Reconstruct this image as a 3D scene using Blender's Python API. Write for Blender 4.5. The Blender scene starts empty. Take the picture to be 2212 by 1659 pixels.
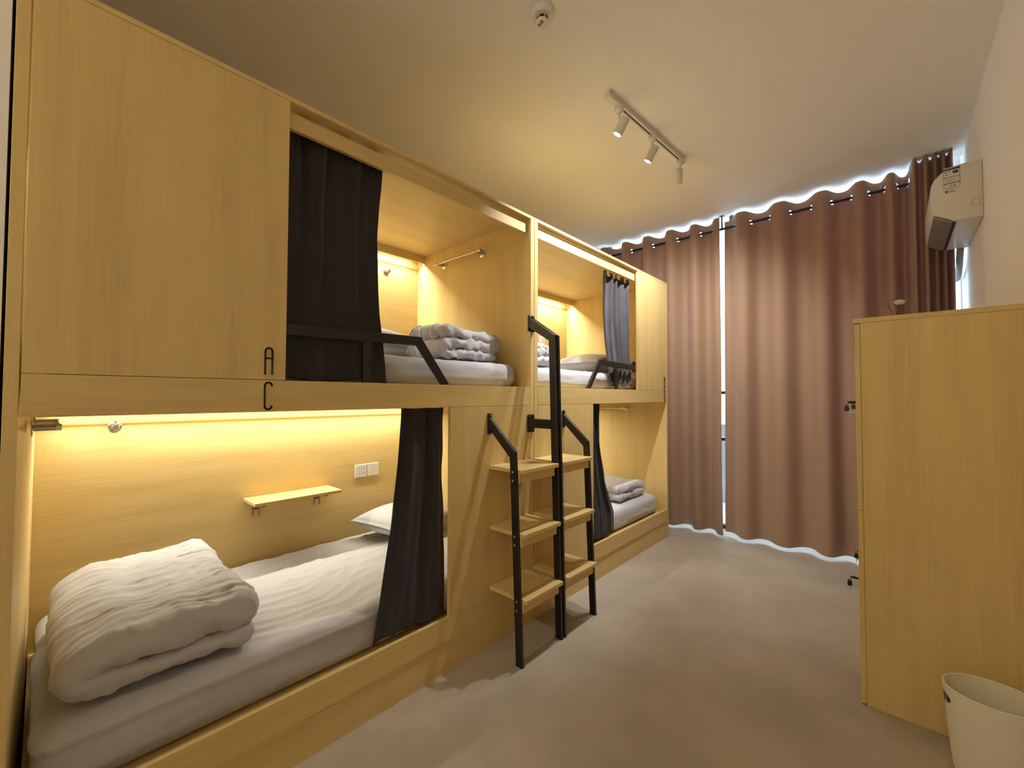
import bpy, bmesh, math, random
from mathutils import Vector, Matrix, noise
random.seed(7)
PI = math.pi
SC = bpy.context.scene
K_LED, K_SPOT, K_SKY, K_FILL = 1.0, 1.0, 1.0, 1.0
COL = SC.collection
V = Vector

# ------------------------------------------------------------------ helpers
def lerp(a, b, t): return a + (b - a) * t
def clamp(x, a, b): return max(a, min(b, x))
def pw(t, pts):
    """piecewise-linear (smoothed) interpolation through [(t, value), ...]"""
    if t <= pts[0][0]: return pts[0][1]
    for (a, va), (b, vb) in zip(pts, pts[1:]):
        if t <= b:
            k = (t - a) / (b - a)
            return lerp(va, vb, k)
    return pts[-1][1]

class MB:
    """collects shapes in world coordinates; build() links them as one mesh object"""
    def __init__(s): s.v = []; s.f = []; s.bev = 0.0; s.smooth = False
    def add(s, vs, fs):
        n = len(s.v); s.v += [tuple(p) for p in vs]; s.f += [tuple(i + n for i in f) for f in fs]; return s
    def box(s, x0, x1, y0, y1, z0, z1):
        return s.add([(x0,y0,z0),(x1,y0,z0),(x1,y1,z0),(x0,y1,z0),(x0,y0,z1),(x1,y0,z1),(x1,y1,z1),(x0,y1,z1)],
                     [(0,3,2,1),(4,5,6,7),(0,1,5,4),(1,2,6,5),(2,3,7,6),(3,0,4,7)])
    def prism(s, pts, axis, a, b):
        """polygon pts (2D) extruded along axis ('x': (y,z), 'y': (x,z), 'z': (x,y)) from a to b"""
        def mk(p, t):
            if axis == 'x': return (t, p[0], p[1])
            if axis == 'y': return (p[0], t, p[1])
            return (p[0], p[1], t)
        n = len(pts)
        vs = [mk(p, a) for p in pts] + [mk(p, b) for p in pts]
        fs = [tuple(range(n)), tuple(range(2*n-1, n-1, -1))]
        fs += [(i, i+n, (i+1)%n+n, (i+1)%n) for i in range(n)]
        return s.add(vs, fs)
    def cyl(s, p0, p1, r0, r1=None, n=24, caps=True):
        r1 = r0 if r1 is None else r1
        p0, p1 = V(p0), V(p1); d = (p1 - p0).normalized()
        a = d.orthogonal().normalized(); b = d.cross(a)
        vs = []
        for p, r in ((p0, r0), (p1, r1)):
            for i in range(n):
                t = 2*PI*i/n; vs.append(p + a*r*math.cos(t) + b*r*math.sin(t))
        fs = [(i, (i+1)%n, (i+1)%n+n, i+n) for i in range(n)]
        if caps: fs += [tuple(range(n-1, -1, -1)), tuple(range(n, 2*n))]
        return s.add(vs, fs)
    def lathe(s, prof, origin, axis=(0,0,1), n=32, sx=1.0, sy=1.0):
        """profile [(r, h)] turned about axis through origin"""
        o = V(origin); d = V(axis).normalized()
        a = d.orthogonal().normalized() if abs(d.z) < .99 else V((1,0,0)); b = d.cross(a)
        vs = []
        for r, h in prof:
            for i in range(n):
                t = 2*PI*i/n; vs.append(o + d*h + a*(r*sx*math.cos(t)) + b*(r*sy*math.sin(t)))
        m = len(prof); fs = []
        for k in range(m-1):
            for i in range(n):
                fs.append((k*n+i, k*n+(i+1)%n, (k+1)*n+(i+1)%n, (k+1)*n+i))
        if prof[0][0] > 1e-6: fs.append(tuple(range(n-1, -1, -1)))
        if prof[-1][0] > 1e-6: fs.append(tuple(range((m-1)*n, m*n)))
        return s.add(vs, fs)
    def tube(s, pts, r, n=10):
        pts = [V(p) for p in pts]; m = len(pts); vs = []
        up = None
        for k, p in enumerate(pts):
            d = (pts[min(k+1, m-1)] - pts[max(k-1, 0)]).normalized()
            a = d.orthogonal().normalized() if up is None else (up - d*up.dot(d)).normalized()
            up = a; b = d.cross(a)
            for i in range(n):
                t = 2*PI*i/n; vs.append(p + a*r*math.cos(t) + b*r*math.sin(t))
        fs = [(k*n+i, k*n+(i+1)%n, (k+1)*n+(i+1)%n, (k+1)*n+i) for k in range(m-1) for i in range(n)]
        fs += [tuple(range(n-1, -1, -1)), tuple(range((m-1)*n, m*n))]
        return s.add(vs, fs)
    def torus(s, c, axis, R, r, n=24, m=8):
        c = V(c); d = V(axis).normalized(); a = d.orthogonal().normalized(); b = d.cross(a); vs = []
        for i in range(n):
            t = 2*PI*i/n; e = a*math.cos(t) + b*math.sin(t)
            for j in range(m):
                q = 2*PI*j/m; vs.append(c + e*(R + r*math.cos(q)) + d*(r*math.sin(q)))
        fs = [(i*m+j, ((i+1)%n)*m+j, ((i+1)%n)*m+(j+1)%m, i*m+(j+1)%m) for i in range(n) for j in range(m)]
        return s.add(vs, fs)
    def grid(s, fn, nu, nv, keep=None):
        vs = [fn(i/nu, j/nv) for j in range(nv+1) for i in range(nu+1)]
        fs = []
        for j in range(nv):
            for i in range(nu):
                if keep and not keep((i+.5)/nu, (j+.5)/nv): continue
                k = j*(nu+1)+i; fs.append((k, k+1, k+nu+2, k+nu+1))
        return s.add(vs, fs)
    def build(s, name, mat, parent=None, bevel=0.0, smooth=None, angle=35, solid=0.0, seg=2):
        o_ = V((0,0,0)); p = parent
        while p is not None: o_ += p.location; p = p.parent
        me = bpy.data.meshes.new(name)
        me.from_pydata([tuple(V(p)-o_) for p in s.v], [], s.f)
        bm = bmesh.new(); bm.from_mesh(me)
        bmesh.ops.recalc_face_normals(bm, faces=bm.faces) if not getattr(s, 'raw', False) else None
        if bevel > 0:
            es = [e for e in bm.edges if len(e.link_faces) == 2 and e.calc_face_angle(0) > math.radians(30)]
            bmesh.ops.bevel(bm, geom=es, offset=bevel, segments=seg, affect='EDGES', profile=.5, clamp_overlap=True)
        bm.to_mesh(me); bm.free()
        me.materials.append(mat)
        if smooth is not False:
            me.shade_smooth()
            me.set_sharp_from_angle(angle=math.radians(18 if bevel > 0 and angle == 35 else angle))
        ob = bpy.data.objects.new(name, me); COL.objects.link(ob)
        if parent is not None: ob.parent = parent
        if solid:
            m = ob.modifiers.new('thickness', 'SOLIDIFY'); m.thickness = solid; m.offset = 0
        return ob

def thing(name, label, cat, loc=(0,0,0), group=None):
    o = bpy.data.objects.new(name, None); COL.objects.link(o); o.location = loc
    o.empty_display_size = .1
    o['label'] = label; o['category'] = cat
    if group: o['group'] = group
    return o
def tag(o, label, cat, group=None):
    o['label'] = label; o['category'] = cat
    if group: o['group'] = group
    return o
def structure(o, label=None, cat=None):
    o['kind'] = 'structure'
    if label: o['label'] = label
    if cat: o['category'] = cat
    return o

# ------------------------------------------------------------------ materials
def srgb(r, g, b):
    f = lambda c: (c/255/12.92) if c/255 <= .04045 else ((c/255+.055)/1.055)**2.4
    return (f(r), f(g), f(b), 1)
def base_mat(name):
    m = bpy.data.materials.new(name); m.use_nodes = True
    nt = m.node_tree; b = nt.nodes['Principled BSDF']
    return m, nt, b
def plain(name, col, rough=.5, metal=0.0, bump=0.0, bscale=200, spec=.5, sheen=0.0):
    m, nt, b = base_mat(name)
    tc = nt.nodes.new('ShaderNodeTexCoord'); n = nt.nodes.new('ShaderNodeTexNoise')
    n.inputs['Scale'].default_value = bscale; n.inputs['Detail'].default_value = 3
    nt.links.new(tc.outputs['Object'], n.inputs['Vector'])
    mx = nt.nodes.new('ShaderNodeMix'); mx.data_type = 'RGBA'
    mx.inputs[6].default_value = col; mx.inputs[7].default_value = tuple(c*.92 for c in col[:3]) + (1,)
    nt.links.new(n.outputs['Fac'], mx.inputs[0]); nt.links.new(mx.outputs[2], b.inputs['Base Color'])
    b.inputs['Roughness'].default_value = rough; b.inputs['Metallic'].default_value = metal
    b.inputs['Specular IOR Level'].default_value = spec
    if sheen: b.inputs['Sheen Weight'].default_value = sheen; b.inputs['Sheen Roughness'].default_value = .5
    if bump:
        bp = nt.nodes.new('ShaderNodeBump'); bp.inputs['Strength'].default_value = bump; bp.inputs['Distance'].default_value = .002
        nt.links.new(n.outputs['Fac'], bp.inputs['Height']); nt.links.new(bp.outputs['Normal'], b.inputs['Normal'])
    return m
def wood(name, axis, c0, c1, c2, rough=.42):
    m, nt, b = base_mat(name)
    tc = nt.nodes.new('ShaderNodeTexCoord')
    def nz(scale_along, scale_across, detail, dist=0.0):
        mp = nt.nodes.new('ShaderNodeMapping')
        sc = [scale_across]*3; sc['xyz'.index(axis)] = scale_along
        mp.inputs['Scale'].default_value = sc
        nt.links.new(tc.outputs['Object'], mp.inputs['Vector'])
        n = nt.nodes.new('ShaderNodeTexNoise'); n.inputs['Scale'].default_value = 1
        n.inputs['Detail'].default_value = detail; n.inputs['Distortion'].default_value = dist
        nt.links.new(mp.outputs['Vector'], n.inputs['Vector']); return n
    a = nz(.9, 14, 5, .6); f = nz(4, 160, 4, .1); g = nz(.5, 5, 2, 1.2)
    r = nt.nodes.new('ShaderNodeValToRGB')
    r.color_ramp.elements[0].position = .28; r.color_ramp.elements[0].color = c0
    r.color_ramp.elements[1].position = .74; r.color_ramp.elements[1].color = c2
    e = r.color_ramp.elements.new(.5); e.color = c1
    ad = nt.nodes.new('ShaderNodeMath'); ad.operation = 'MULTIPLY_ADD'; ad.inputs[1].default_value = .35
    nt.links.new(f.outputs['Fac'], ad.inputs[0])
    mu = nt.nodes.new('ShaderNodeMath'); mu.operation = 'MULTIPLY'; mu.inputs[1].default_value = .45
    nt.links.new(a.outputs['Fac'], mu.inputs[0])
    mg = nt.nodes.new('ShaderNodeMath'); mg.operation = 'MULTIPLY_ADD'; mg.inputs[1].default_value = .2
    nt.links.new(g.outputs['Fac'], mg.inputs[0]); nt.links.new(mu.outputs[0], mg.inputs[2])
    nt.links.new(mg.outputs[0], ad.inputs[2]); nt.links.new(ad.outputs[0], r.inputs['Fac'])
    nt.links.new(r.outputs['Color'], b.inputs['Base Color'])
    b.inputs['Roughness'].default_value = rough; b.inputs['Specular IOR Level'].default_value = .35
    bp = nt.nodes.new('ShaderNodeBump'); bp.inputs['Strength'].default_value = .08; bp.inputs['Distance'].default_value = .001
    nt.links.new(f.outputs['Fac'], bp.inputs['Height']); nt.links.new(bp.outputs['Normal'], b.inputs['Normal'])
    return m
def mottled(name, c0, c1, scale, rough, fine=300, bump=.15, spec=.3):
    m, nt, b = base_mat(name)
    tc = nt.nodes.new('ShaderNodeTexCoord')
    n = nt.nodes.new('ShaderNodeTexNoise'); n.inputs['Scale'].default_value = scale; n.inputs['Detail'].default_value = 6
    n2 = nt.nodes.new('ShaderNodeTexNoise'); n2.inputs['Scale'].default_value = fine; n2.inputs['Detail'].default_value = 3
    nt.links.new(tc.outputs['Object'], n.inputs['Vector']); nt.links.new(tc.outputs['Object'], n2.inputs['Vector'])
    r = nt.nodes.new('ShaderNodeValToRGB'); r.color_ramp.elements[0].position = .3; r.color_ramp.elements[1].position = .7
    r.color_ramp.elements[0].color = c0; r.color_ramp.elements[1].color = c1
    ad = nt.nodes.new('ShaderNodeMath'); ad.operation = 'MULTIPLY_ADD'; ad.inputs[1].default_value = .25
    s = nt.nodes.new('ShaderNodeMath'); s.operation = 'MULTIPLY'; s.inputs[1].default_value = .75
    nt.links.new(n.outputs['Fac'], s.inputs[0]); nt.links.new(n2.outputs['Fac'], ad.inputs[0]); nt.links.new(s.outputs[0], ad.inputs[2])
    nt.links.new(ad.outputs[0], r.inputs['Fac']); nt.links.new(r.outputs['Color'], b.inputs['Base Color'])
    b.inputs['Roughness'].default_value = rough; b.inputs['Specular IOR Level'].default_value = spec
    bp = nt.nodes.new('ShaderNodeBump'); bp.inputs['Strength'].default_value = bump; bp.inputs['Distance'].default_value = .002
    nt.links.new(n2.outputs['Fac'], bp.inputs['Height']); nt.links.new(bp.outputs['Normal'], b.inputs['Normal'])
    return m
def emit(name, col, strength):
    m = bpy.data.materials.new(name); m.use_nodes = True; nt = m.node_tree; nt.nodes.clear()
    e = nt.nodes.new('ShaderNodeEmission'); o = nt.nodes.new('ShaderNodeOutputMaterial')
    e.inputs['Color'].default_value = col; e.inputs['Strength'].default_value = strength
    nt.links.new(e.outputs[0], o.inputs['Surface']); return m

LED_COL = (1.0, .95, .76, 1)
SPOT_COL = (1.0, .97, .94)
WC = [(.50,.36,.140,1), (.61,.455,.192,1), (.68,.52,.235,1)]
WZ = wood('oak_laminate_upright', 'z', *WC); WY = wood('oak_laminate_long', 'y', *WC); WX = wood('oak_laminate_deep', 'x', *WC)
M_PLASTER = mottled('wall_paint', (.83,.81,.78,1), (.86,.84,.81,1), 1.5, .85, 260, .1)
M_CEIL = mottled('ceiling_paint', (.86,.85,.83,1), (.89,.88,.86,1), 1.2, .9, 260, .08)
M_FLOOR = mottled('floor_screed', (.31,.268,.215,1), (.43,.378,.312,1), 2.6, .62, 420, .25, .35)
M_BLACK = plain('black_powder_coat', (.006,.006,.007,1), .38, 0, .05, 600)
M_STEEL = plain('brushed_steel', (.55,.53,.50,1), .28, 1.0)
M_BRACK = plain('grey_bracket_metal', (.22,.20,.18,1), .4, .8)
M_SHEET = plain('grey_cotton_sheet', (.465,.468,.505,1), .9, 0, .12, 900, .2, .25)
M_DUVET = plain('grey_cotton_cover', (.455,.455,.49,1), .9, 0, .12, 900, .2, .25)
M_CLOTH = plain('charcoal_curtain_cloth', (.031,.030,.035,1), .8, 0, .1, 1200, .2, .08)
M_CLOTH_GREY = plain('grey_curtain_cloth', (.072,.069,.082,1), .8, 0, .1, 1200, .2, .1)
M_WHITE = plain('white_plastic', (.72,.70,.66,1), .4)
M_DARK = plain('dark_void', (.01,.009,.008,1), .8)
M_BIN = plain('cream_plastic', (.76,.72,.60,1), .45)
M_ACW = plain('air_conditioner_plastic', (.70,.67,.62,1), .45)
M_GREY = plain('grey_plastic', (.22,.205,.19,1), .5)
M_INK = plain('dark_print', (.07,.06,.07,1), .6)
M_LED = emit('led_strip_glow', LED_COL, 560*K_LED); M_LED2 = emit('led_strip_glow_low', LED_COL, 300*K_LED)
M_LENS = emit('spot_lens_glow', (1, .95, .92, 1), 20*K_SPOT)

def window_cloth():
    m = bpy.data.materials.new('taupe_blackout_cloth'); m.use_nodes = True; nt = m.node_tree; nt.nodes.clear()
    o = nt.nodes.new('ShaderNodeOutputMaterial'); d = nt.nodes.new('ShaderNodeBsdfPrincipled'); t = nt.nodes.new('ShaderNodeBsdfTranslucent')
    a = nt.nodes.new('ShaderNodeMixShader')
    tc = nt.nodes.new('ShaderNodeTexCoord'); n = nt.nodes.new('ShaderNodeTexNoise'); n.inputs['Scale'].default_value = 900
    nt.links.new(tc.outputs['Object'], n.inputs['Vector'])
    mx = nt.nodes.new('ShaderNodeMix'); mx.data_type = 'RGBA'
    mx.inputs[6].default_value = (.325,.222,.138,1); mx.inputs[7].default_value = (.28,.188,.115,1)
    nt.links.new(n.outputs['Fac'], mx.inputs[0]); nt.links.new(mx.outputs[2], d.inputs['Base Color'])
    d.inputs['Roughness'].default_value = .7; d.inputs['Sheen Weight'].default_value = .2; d.inputs['Specular IOR Level'].default_value = .25
    t.inputs['Color'].default_value = (.34,.07,.07,1)
    a.inputs[0].default_value = .05
    nt.links.new(d.outputs[0], a.inputs[1]); nt.links.new(t.outputs[0], a.inputs[2]); nt.links.new(a.outputs[0], o.inputs['Surface'])
    return m
M_WCLOTH = window_cloth()
def glass():
    m = bpy.data.materials.new('window_glass'); m.use_nodes = True; nt = m.node_tree; nt.nodes.clear()
    o = nt.nodes.new('ShaderNodeOutputMaterial'); t = nt.nodes.new('ShaderNodeBsdfTransparent'); g = nt.nodes.new('ShaderNodeBsdfGlossy')
    mx = nt.nodes.new('ShaderNodeMixShader')
    g.inputs['Roughness'].default_value = .02; t.inputs['Color'].default_value = (.92,.95,.96,1)
    mx.inputs[0].default_value = .05; nt.links.new(t.outputs[0], mx.inputs[1]); nt.links.new(g.outputs[0], mx.inputs[2])
    nt.links.new(mx.outputs[0], o.inputs['Surface']); return m
M_GLASS = glass()

# ------------------------------------------------------------------ the room
H = 3.0; XW = 1.952; YF = 4.50; YN = -1.9
structure(MB().box(-1.3, XW+.15, YN-.15, YF+.12, -.12, 0).build('floor', M_FLOOR), 'grey brown screed floor of the dormitory room', 'floor')
structure(MB().box(-1.3, XW+.15, YN-.15, 4.300, H, H+.1).build('ceiling', M_CEIL), 'plain off white painted ceiling', 'ceiling')
structure(MB().box(XW, XW+.12, YN, YF+.12, 0, 3.1995).build('wall_right', M_PLASTER), 'off white painted wall behind the locker', 'wall')
structure(MB().box(-1.28, -1.16, -.0690, YF, 0, H).build('wall_left', M_PLASTER), 'off white wall behind the bunks', 'wall')
structure(MB().box(-1.28, 0, YN, -.0695, 0, H).build('wall_front_left', M_PLASTER), 'off white wall strip beside the nearest bunk end', 'wall')
structure(MB().box(-.12, XW+.12, YN-.12, YN, 0, H).build('wall_near', M_PLASTER), 'off white wall behind the viewpoint', 'wall')
HW = 3.17
pk = MB(); pk.box(-1.3, XW+.15, 4.20, 4.300, H+.1005, 3.30); pk.box(-1.3, XW+.15, 4.3005, YF+.12, 3.20, 3.30)
structure(pk.build('trim_1', M_CEIL), 'curtain recess above the ceiling edge at the window', 'recess')
mw = MB(); mw.box(-1.28, -.95, YF, YF+.12, 0, 3.1995); mw.box(-.95, XW, YF, YF+.12, HW, 3.1995); mw.box(1.845, XW, YF-.08, YF-.001, 2.58, 3.1995)
structure(mw.build('wall_far', M_PLASTER), 'narrow wall frame around the glazed far wall', 'wall')
# glazed far wall
wn = thing('window_1', 'full height glazed doors behind the taupe curtains', 'window', (.5, YF+.06, 0)); wn['kind'] = 'structure'
M_FRAME = plain('dark_window_frame', (.035,.03,.03,1), .4)
fr = MB(); y0, y1 = YF+.02, YF+.09
for x in (-.95, -.2, .405, 1.15, 1.9): fr.box(x-.02 if x > -.9 else x, x+.02, y0, y1, 0, HW)
for z in (0, .86, 1.32, HW-.03): fr.box(-.95, 1.92, y0+.004, y1-.004, z, z+.03)
fr.build('window_frame', M_FRAME, wn)
MB().box(-.95, XW-.002, YF+.05, YF+.056, 0, HW).build('window_pane', M_GLASS, wn)
structure(MB().box(-3, 4, YF+.12, YF+1.3, -.2, -.02).build('floor_balcony', mottled('balcony_tile', (.5,.5,.5,1), (.56,.56,.56,1), 3, .6)), 'pale balcony floor outside the window', 'floor')
structure(MB().box(-3, 4, YF+1.2, YF+1.3, -.2, .95).build('wall_balcony', mottled('balcony_render', (.35,.33,.31,1), (.4,.38,.36,1), 3, .8)), 'balcony parapet outside the window', 'wall')

# ------------------------------------------------------------------ bunk units
ZT = 2.360; XB = -1.12
def bunk(name, label, left):
    root = thing(name, label, 'bunk bed', (-.5, .95 if left else 2.93, 0))
    if left: ya, yb = -.0635, 1.938           # outer end, divider side
    else:    ya, yb = 1.942, 3.920
    ia, ib = (-.037, 1.906) if left else (1.973, 3.890)
    # side panels (the left end panel is lined, a hair out of square)
    if left:
        MB().prism([(0,-.0635),(0,-.0385),(XB,-.0175),(XB,-.0635)], 'z', 0, 2.343).build('side_panel', WZ, root, .0012)
        MB().box(XB, 0, ib, yb, 0, 2.343).build('side_panel', WZ, root, .0012)
    else:
        MB().box(XB, 0, ya, ia, 0, 2.343).build('side_panel', WZ, root, .0012)
        MB().box(XB, 0, ib, yb, 0, 2.343).build('side_panel', WZ, root, .0012)
    MB().box(XB-.015, 0, ya, yb, 2.3435, ZT).build('top_board', WY, root, .0012)
    MB().box(XB-.015, XB-.0005, ya, yb, 1.3455, 2.343).build('back_panel', WY, root)
    MB().box(XB-.015, XB-.0005, ya, yb, 0, 1.3445).build('back_panel', WY, root)
    MB().box(XB, -.019, ia+.021 if left else ia+.001, ib-.001, 1.300, 1.345).build('upper_bed_base', WY, root)
    MB().box(XB, -.019, ia+.021 if left else ia+.001, ib-.001, .175, .215).build('lower_bed_base', WY, root)
    a, b = ia+.0015, ib-.0015
    if left: op0, op1, lp = .567, ib, 1.309    # upper opening, edge of the lower opening
    else:    op0, op1, lp = ia, 3.302, 2.598
    # front boards
    if left: MB().box(-.018, 0, a, op0, 1.3515, 2.342).build('upper_panel', WZ, root, .001)
    else:    MB().box(-.018, 0, op1, b, 1.3515, 2.342).build('upper_panel', WZ, root, .001)
    MB().box(-.018, 0, a, b, 1.245, 1.350).build('deck_rail', WY, root, .001)
    MB().box(-.018, 0, a, b, .149, .256).build('base_rail', WY, root)
    p0, p1 = (lp, b) if left else (a, lp)
    MB().box(-.018, 0, p0, p1, .2561, 1.2435).build('lower_panel', WZ, root)
    MB().box(-.024, -.006, a, b, 0, .147).build('toe_kick', WY, root, .001)
    v0, v1 = (op0+.0015, ib-.002) if left else (ia+.002, op1-.0015)
    MB().box(-.046, -.027, v0, v1, 2.262, 2.322).build('valance', WY, root, .001)
    MB().cyl((-.092, v0, 2.333), (-.092, v1, 2.333), .007).build('curtain_rail', M_STEEL, root)
    # LED coves at the back of both bunks
    f0, f1 = (ia+.024, ib-.001) if left else (ia+.001, ib-.001)
    for z0, z1, zl in ((2.288, 2.343, 2.2985), (1.205, 1.2995, 1.2065)):
        MB().box(-1.045, -1.030, f0, f1, z0, z1).build('cove_fascia', WY, root, .001)
        ls = MB().prism([(-1.0600,zl+.0008),(-1.0480,zl+.0092),(-1.0480,zl+.016),(-1.0600,zl+.016)], 'y', f0+.04, f1-.07).build('led_strip', M_WHITE, root)
        ls['label'] = 'glowing warm light strip'
        MB().add([(-1.0585,f0+.042,zl),(-1.0585,f1-.072,zl),(-1.0485,f1-.072,zl+.0075),(-1.0485,f0+.042,zl+.0075)], [(0,1,2,3)]).build('led_diffuser', M_LED if zl > 2 else M_LED2, ls)
    # bunk letters, thin upright strokes
    def stroke(mb, pts, w=.0052):
        for (p, q) in zip(pts, pts[1:]):
            p, q = V(p), V(q); d = (q-p).normalized(); n = V((-d.y, d.x))*w/2
            e = d*w*.3
            a_, b_ = p-e, q+e
            mb.prism([tuple(a_-n), tuple(b_-n), tuple(b_+n), tuple(a_+n)], 'x', .0003, .003)
    def arc(cx, cz, r, t0, t1, n=10): return [(cx+r*math.cos(lerp(t0,t1,i/n)), cz+r*math.sin(lerp(t0,t1,i/n))) for i in range(n+1)]
    if left:
        c, r = .5125, .0108
        m1 = MB(); stroke(m1, [(c-r,1.370)] + [(c-r,1.448)] + arc(c,1.448,r,PI,0)[1:] + [(c+r,1.370)]); stroke(m1, [(c-r,1.424),(c+r,1.424)])
        m2 = MB(); stroke(m2, arc(c,1.331,r,0,PI) + [(c-r,1.262)] + arc(c,1.262,r,PI,2*PI)[1:])
        o1, o2 = m1.build('letter', M_BLACK, root), m2.build('letter', M_BLACK, root)
        o1['label'] = 'black letter A'; o2['label'] = 'black letter C'
    else:
        c, r = 3.843, .0108
        m1 = MB()
        stroke(m1, [(c-r,1.372),(c-r,1.470)]); stroke(m1, [(c-r,1.470)] + arc(c,1.459,r,PI/2,-PI/2) + [(c-r,1.448)])
        stroke(m1, [(c-r,1.448),(c,1.448)] + [(c+r,1.437),(c+r,1.383),(c,1.372),(c-r,1.372)])
        m2 = MB(); stroke(m2, [(c-r,1.257),(c-r,1.355),(c,1.355)] + arc(c,1.344,r,PI/2,0) + [(c+r,1.268)] + arc(c,1.268,r,0,-PI/2)[1:] + [(c-r,1.257)])
        o1, o2 = m1.build('letter', M_BLACK, root), m2.build('letter', M_BLACK, root)
        o1['label'] = 'black letter B'; o2['label'] = 'black letter D'
    # black safety rail of the upper bunk
    def fy(y): return y if left else 3.869 - y
    zt_, h = 1.566, .042
    x0, x1 = -.034, -.020
    q = [(.570,zt_-.012),(1.150,zt_),(1.318,1.3512),(1.268,1.3512),(1.128,zt_-h),(.570,zt_-h-.012)]
    rail = MB().prism([(fy(y), z) for y, z in q], 'x', x0, x1)
    rail.build('safety_rail', M_BLACK, root, .002)
    MB().box(x0+.001, x1-.001, min(fy(.868),fy(.908)), max(fy(.868),fy(.908)), 1.3512, zt_-h+.002).build('rail_post', M_BLACK, root, .001)
    if not left:
        MB().box(-.036, -.0185, 3.270, 3.3015, 1.495, 1.585).build('rail_bracket', M_BLACK, root, .003)
    return root
bunk('bunk_bed', 'light oak bunk unit carrying the letters A and C', True)
bunk('bunk_bed', 'light oak bunk unit carrying two upright black letters at its far end', False)

# ------------------------------------------------------------------ ladders
def ladder(label, ylow, ytall, side):
    """ylow / ytall: near faces of the short and the tall stringer; side = -1 when the short one is nearer"""
    root = thing('bunk_ladder', label, 'ladder', (.12, (ylow+ytall)/2, 0), 'black and oak bunk ladders')
    lo = [(.012,1.186),(.192,1.022),(.238,.004),(.200,.004),(.156,.992),(.012,1.126)]
    MB().prism(lo, 'y', ylow, ylow+.018).build('stringer', M_BLACK, root, .002)
    MB().box(.0008, .012, ylow-.004, ylow+.022, 1.098, 1.208).build('wall_flange', M_BLACK, root, .004)
    ta = [(.012,1.752),(.192,1.634),(.238,.004),(.200,.004),(.152,1.606),(.012,1.692)]
    st = MB().prism(ta, 'y', ytall, ytall+.018).build('stringer', M_BLACK, root, .002)
    MB().box(.0008, .012, ytall-.004, ytall+.022, 1.672, 1.768).build('wall_flange', M_BLACK, root, .004)
    MB().box(.0008, .012, ytall-.004, ytall+.022, 1.088, 1.192).build('wall_flange', M_BLACK, root, .004)
    MB().box(.010, .162, ytall+.002, ytall+.016, 1.116, 1.166).build('cross_brace', M_BLACK, root, .002)
    for y, z in ((ytall+.009, 1.757), (ytall+.009, 1.181), (ylow+.009, 1.197)):
        MB().lathe([(.006,0),(.006,.003),(.003,.005),(0,.0055)], (.012, y, z), (1,0,0), 12).build('flange_screw', M_BRACK, root)
    for y, in ((ylow,), (ytall,)):
        MB().box(.197, .241, y-.001, y+.019, 0, .006).build('rubber_foot', M_DARK, root, .002)
    a = min(ylow, ytall)+.0185; b = max(ylow, ytall)-.0005
    for z, xf in ((.935,.224), (.625,.238), (.315,.252)):
        t = MB().box(.001, xf, a, b, z-.020, z).build('tread', WY, root, .0025)
        ap = MB(); ap.box(xf-.038, xf-.020, a, b-.012, z-.066, z-.0205)
        ap.build('tread_apron', WY, t, .0015)
        xs = .200 - .046*z + .019
        for dz in (-.012, -.054):
            y, d = (ylow, -1) if side < 0 else (ylow+.018, 1)
            MB().lathe([(.0055,0),(.0055,.0015),(.003,.003),(0,.0032)], (xs, y, z+dz), (0,d,0), 14).build('bolt', M_STEEL, root)
    return root
ladder('black and oak ladder nearer the camera, showing silver bolts', 1.556, 1.878, -1)
ladder('black and oak ladder farther away, beside the lower curtain on the right', 2.222, 1.910, 1)

# ------------------------------------------------------------------ soft things
def nz(x, y, z): return noise.noise(V((x, y, z)))
def ridge(x, y, z): return (1 - abs(nz(x, y, z))*2.2)
def slab(x0, x1, y0, y1, z0, z1, r, step, disp):
    """rounded box with evenly spaced vertices pushed along their normals by disp(p, n)"""
    lo, hi = V((x0,y0,z0)), V((x1,y1,z1))
    n = [max(2, int(round((hi[i]-lo[i])/step))) for i in range(3)]
    idx = {}; vs = []; fs = []
    def vert(i, j, k):
        key = (i, j, k)
        if key in idx: return idx[key]
        p = V((lerp(lo.x,hi.x,i/n[0]), lerp(lo.y,hi.y,j/n[1]), lerp(lo.z,hi.z,k/n[2])))
        q = V([clamp(p[t], lo[t]+r[t], hi[t]-r[t]) for t in range(3)])
        d = V([(p[t]-q[t])/r[t] for t in range(3)])
        L = d.length
        if L > 1e-9:
            d = d / L
            p = q + V([d[t]*r[t] for t in range(3)])
            nn = V([d[t]/r[t] for t in range(3)]).normalized()
        else: nn = V((0,0,1))
        p = p + nn*disp(p, nn)
        idx[key] = len(vs); vs.append(p); return idx[key]
    def face(ax, val):
        u, v = [t for t in range(3) if t != ax]
        for i in range(n[u]):
            for j in range(n[v]):
                c = []
                for (di, dj) in ((0,0),(1,0),(1,1),(0,1)):
                    k = [0,0,0]; k[ax] = val; k[u] = i+di; k[v] = j+dj; c.append(vert(*k))
                fs.append(tuple(c))
    for ax in range(3): face(ax, 0); face(ax, n[ax])
    return MB().add(vs, fs)

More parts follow.
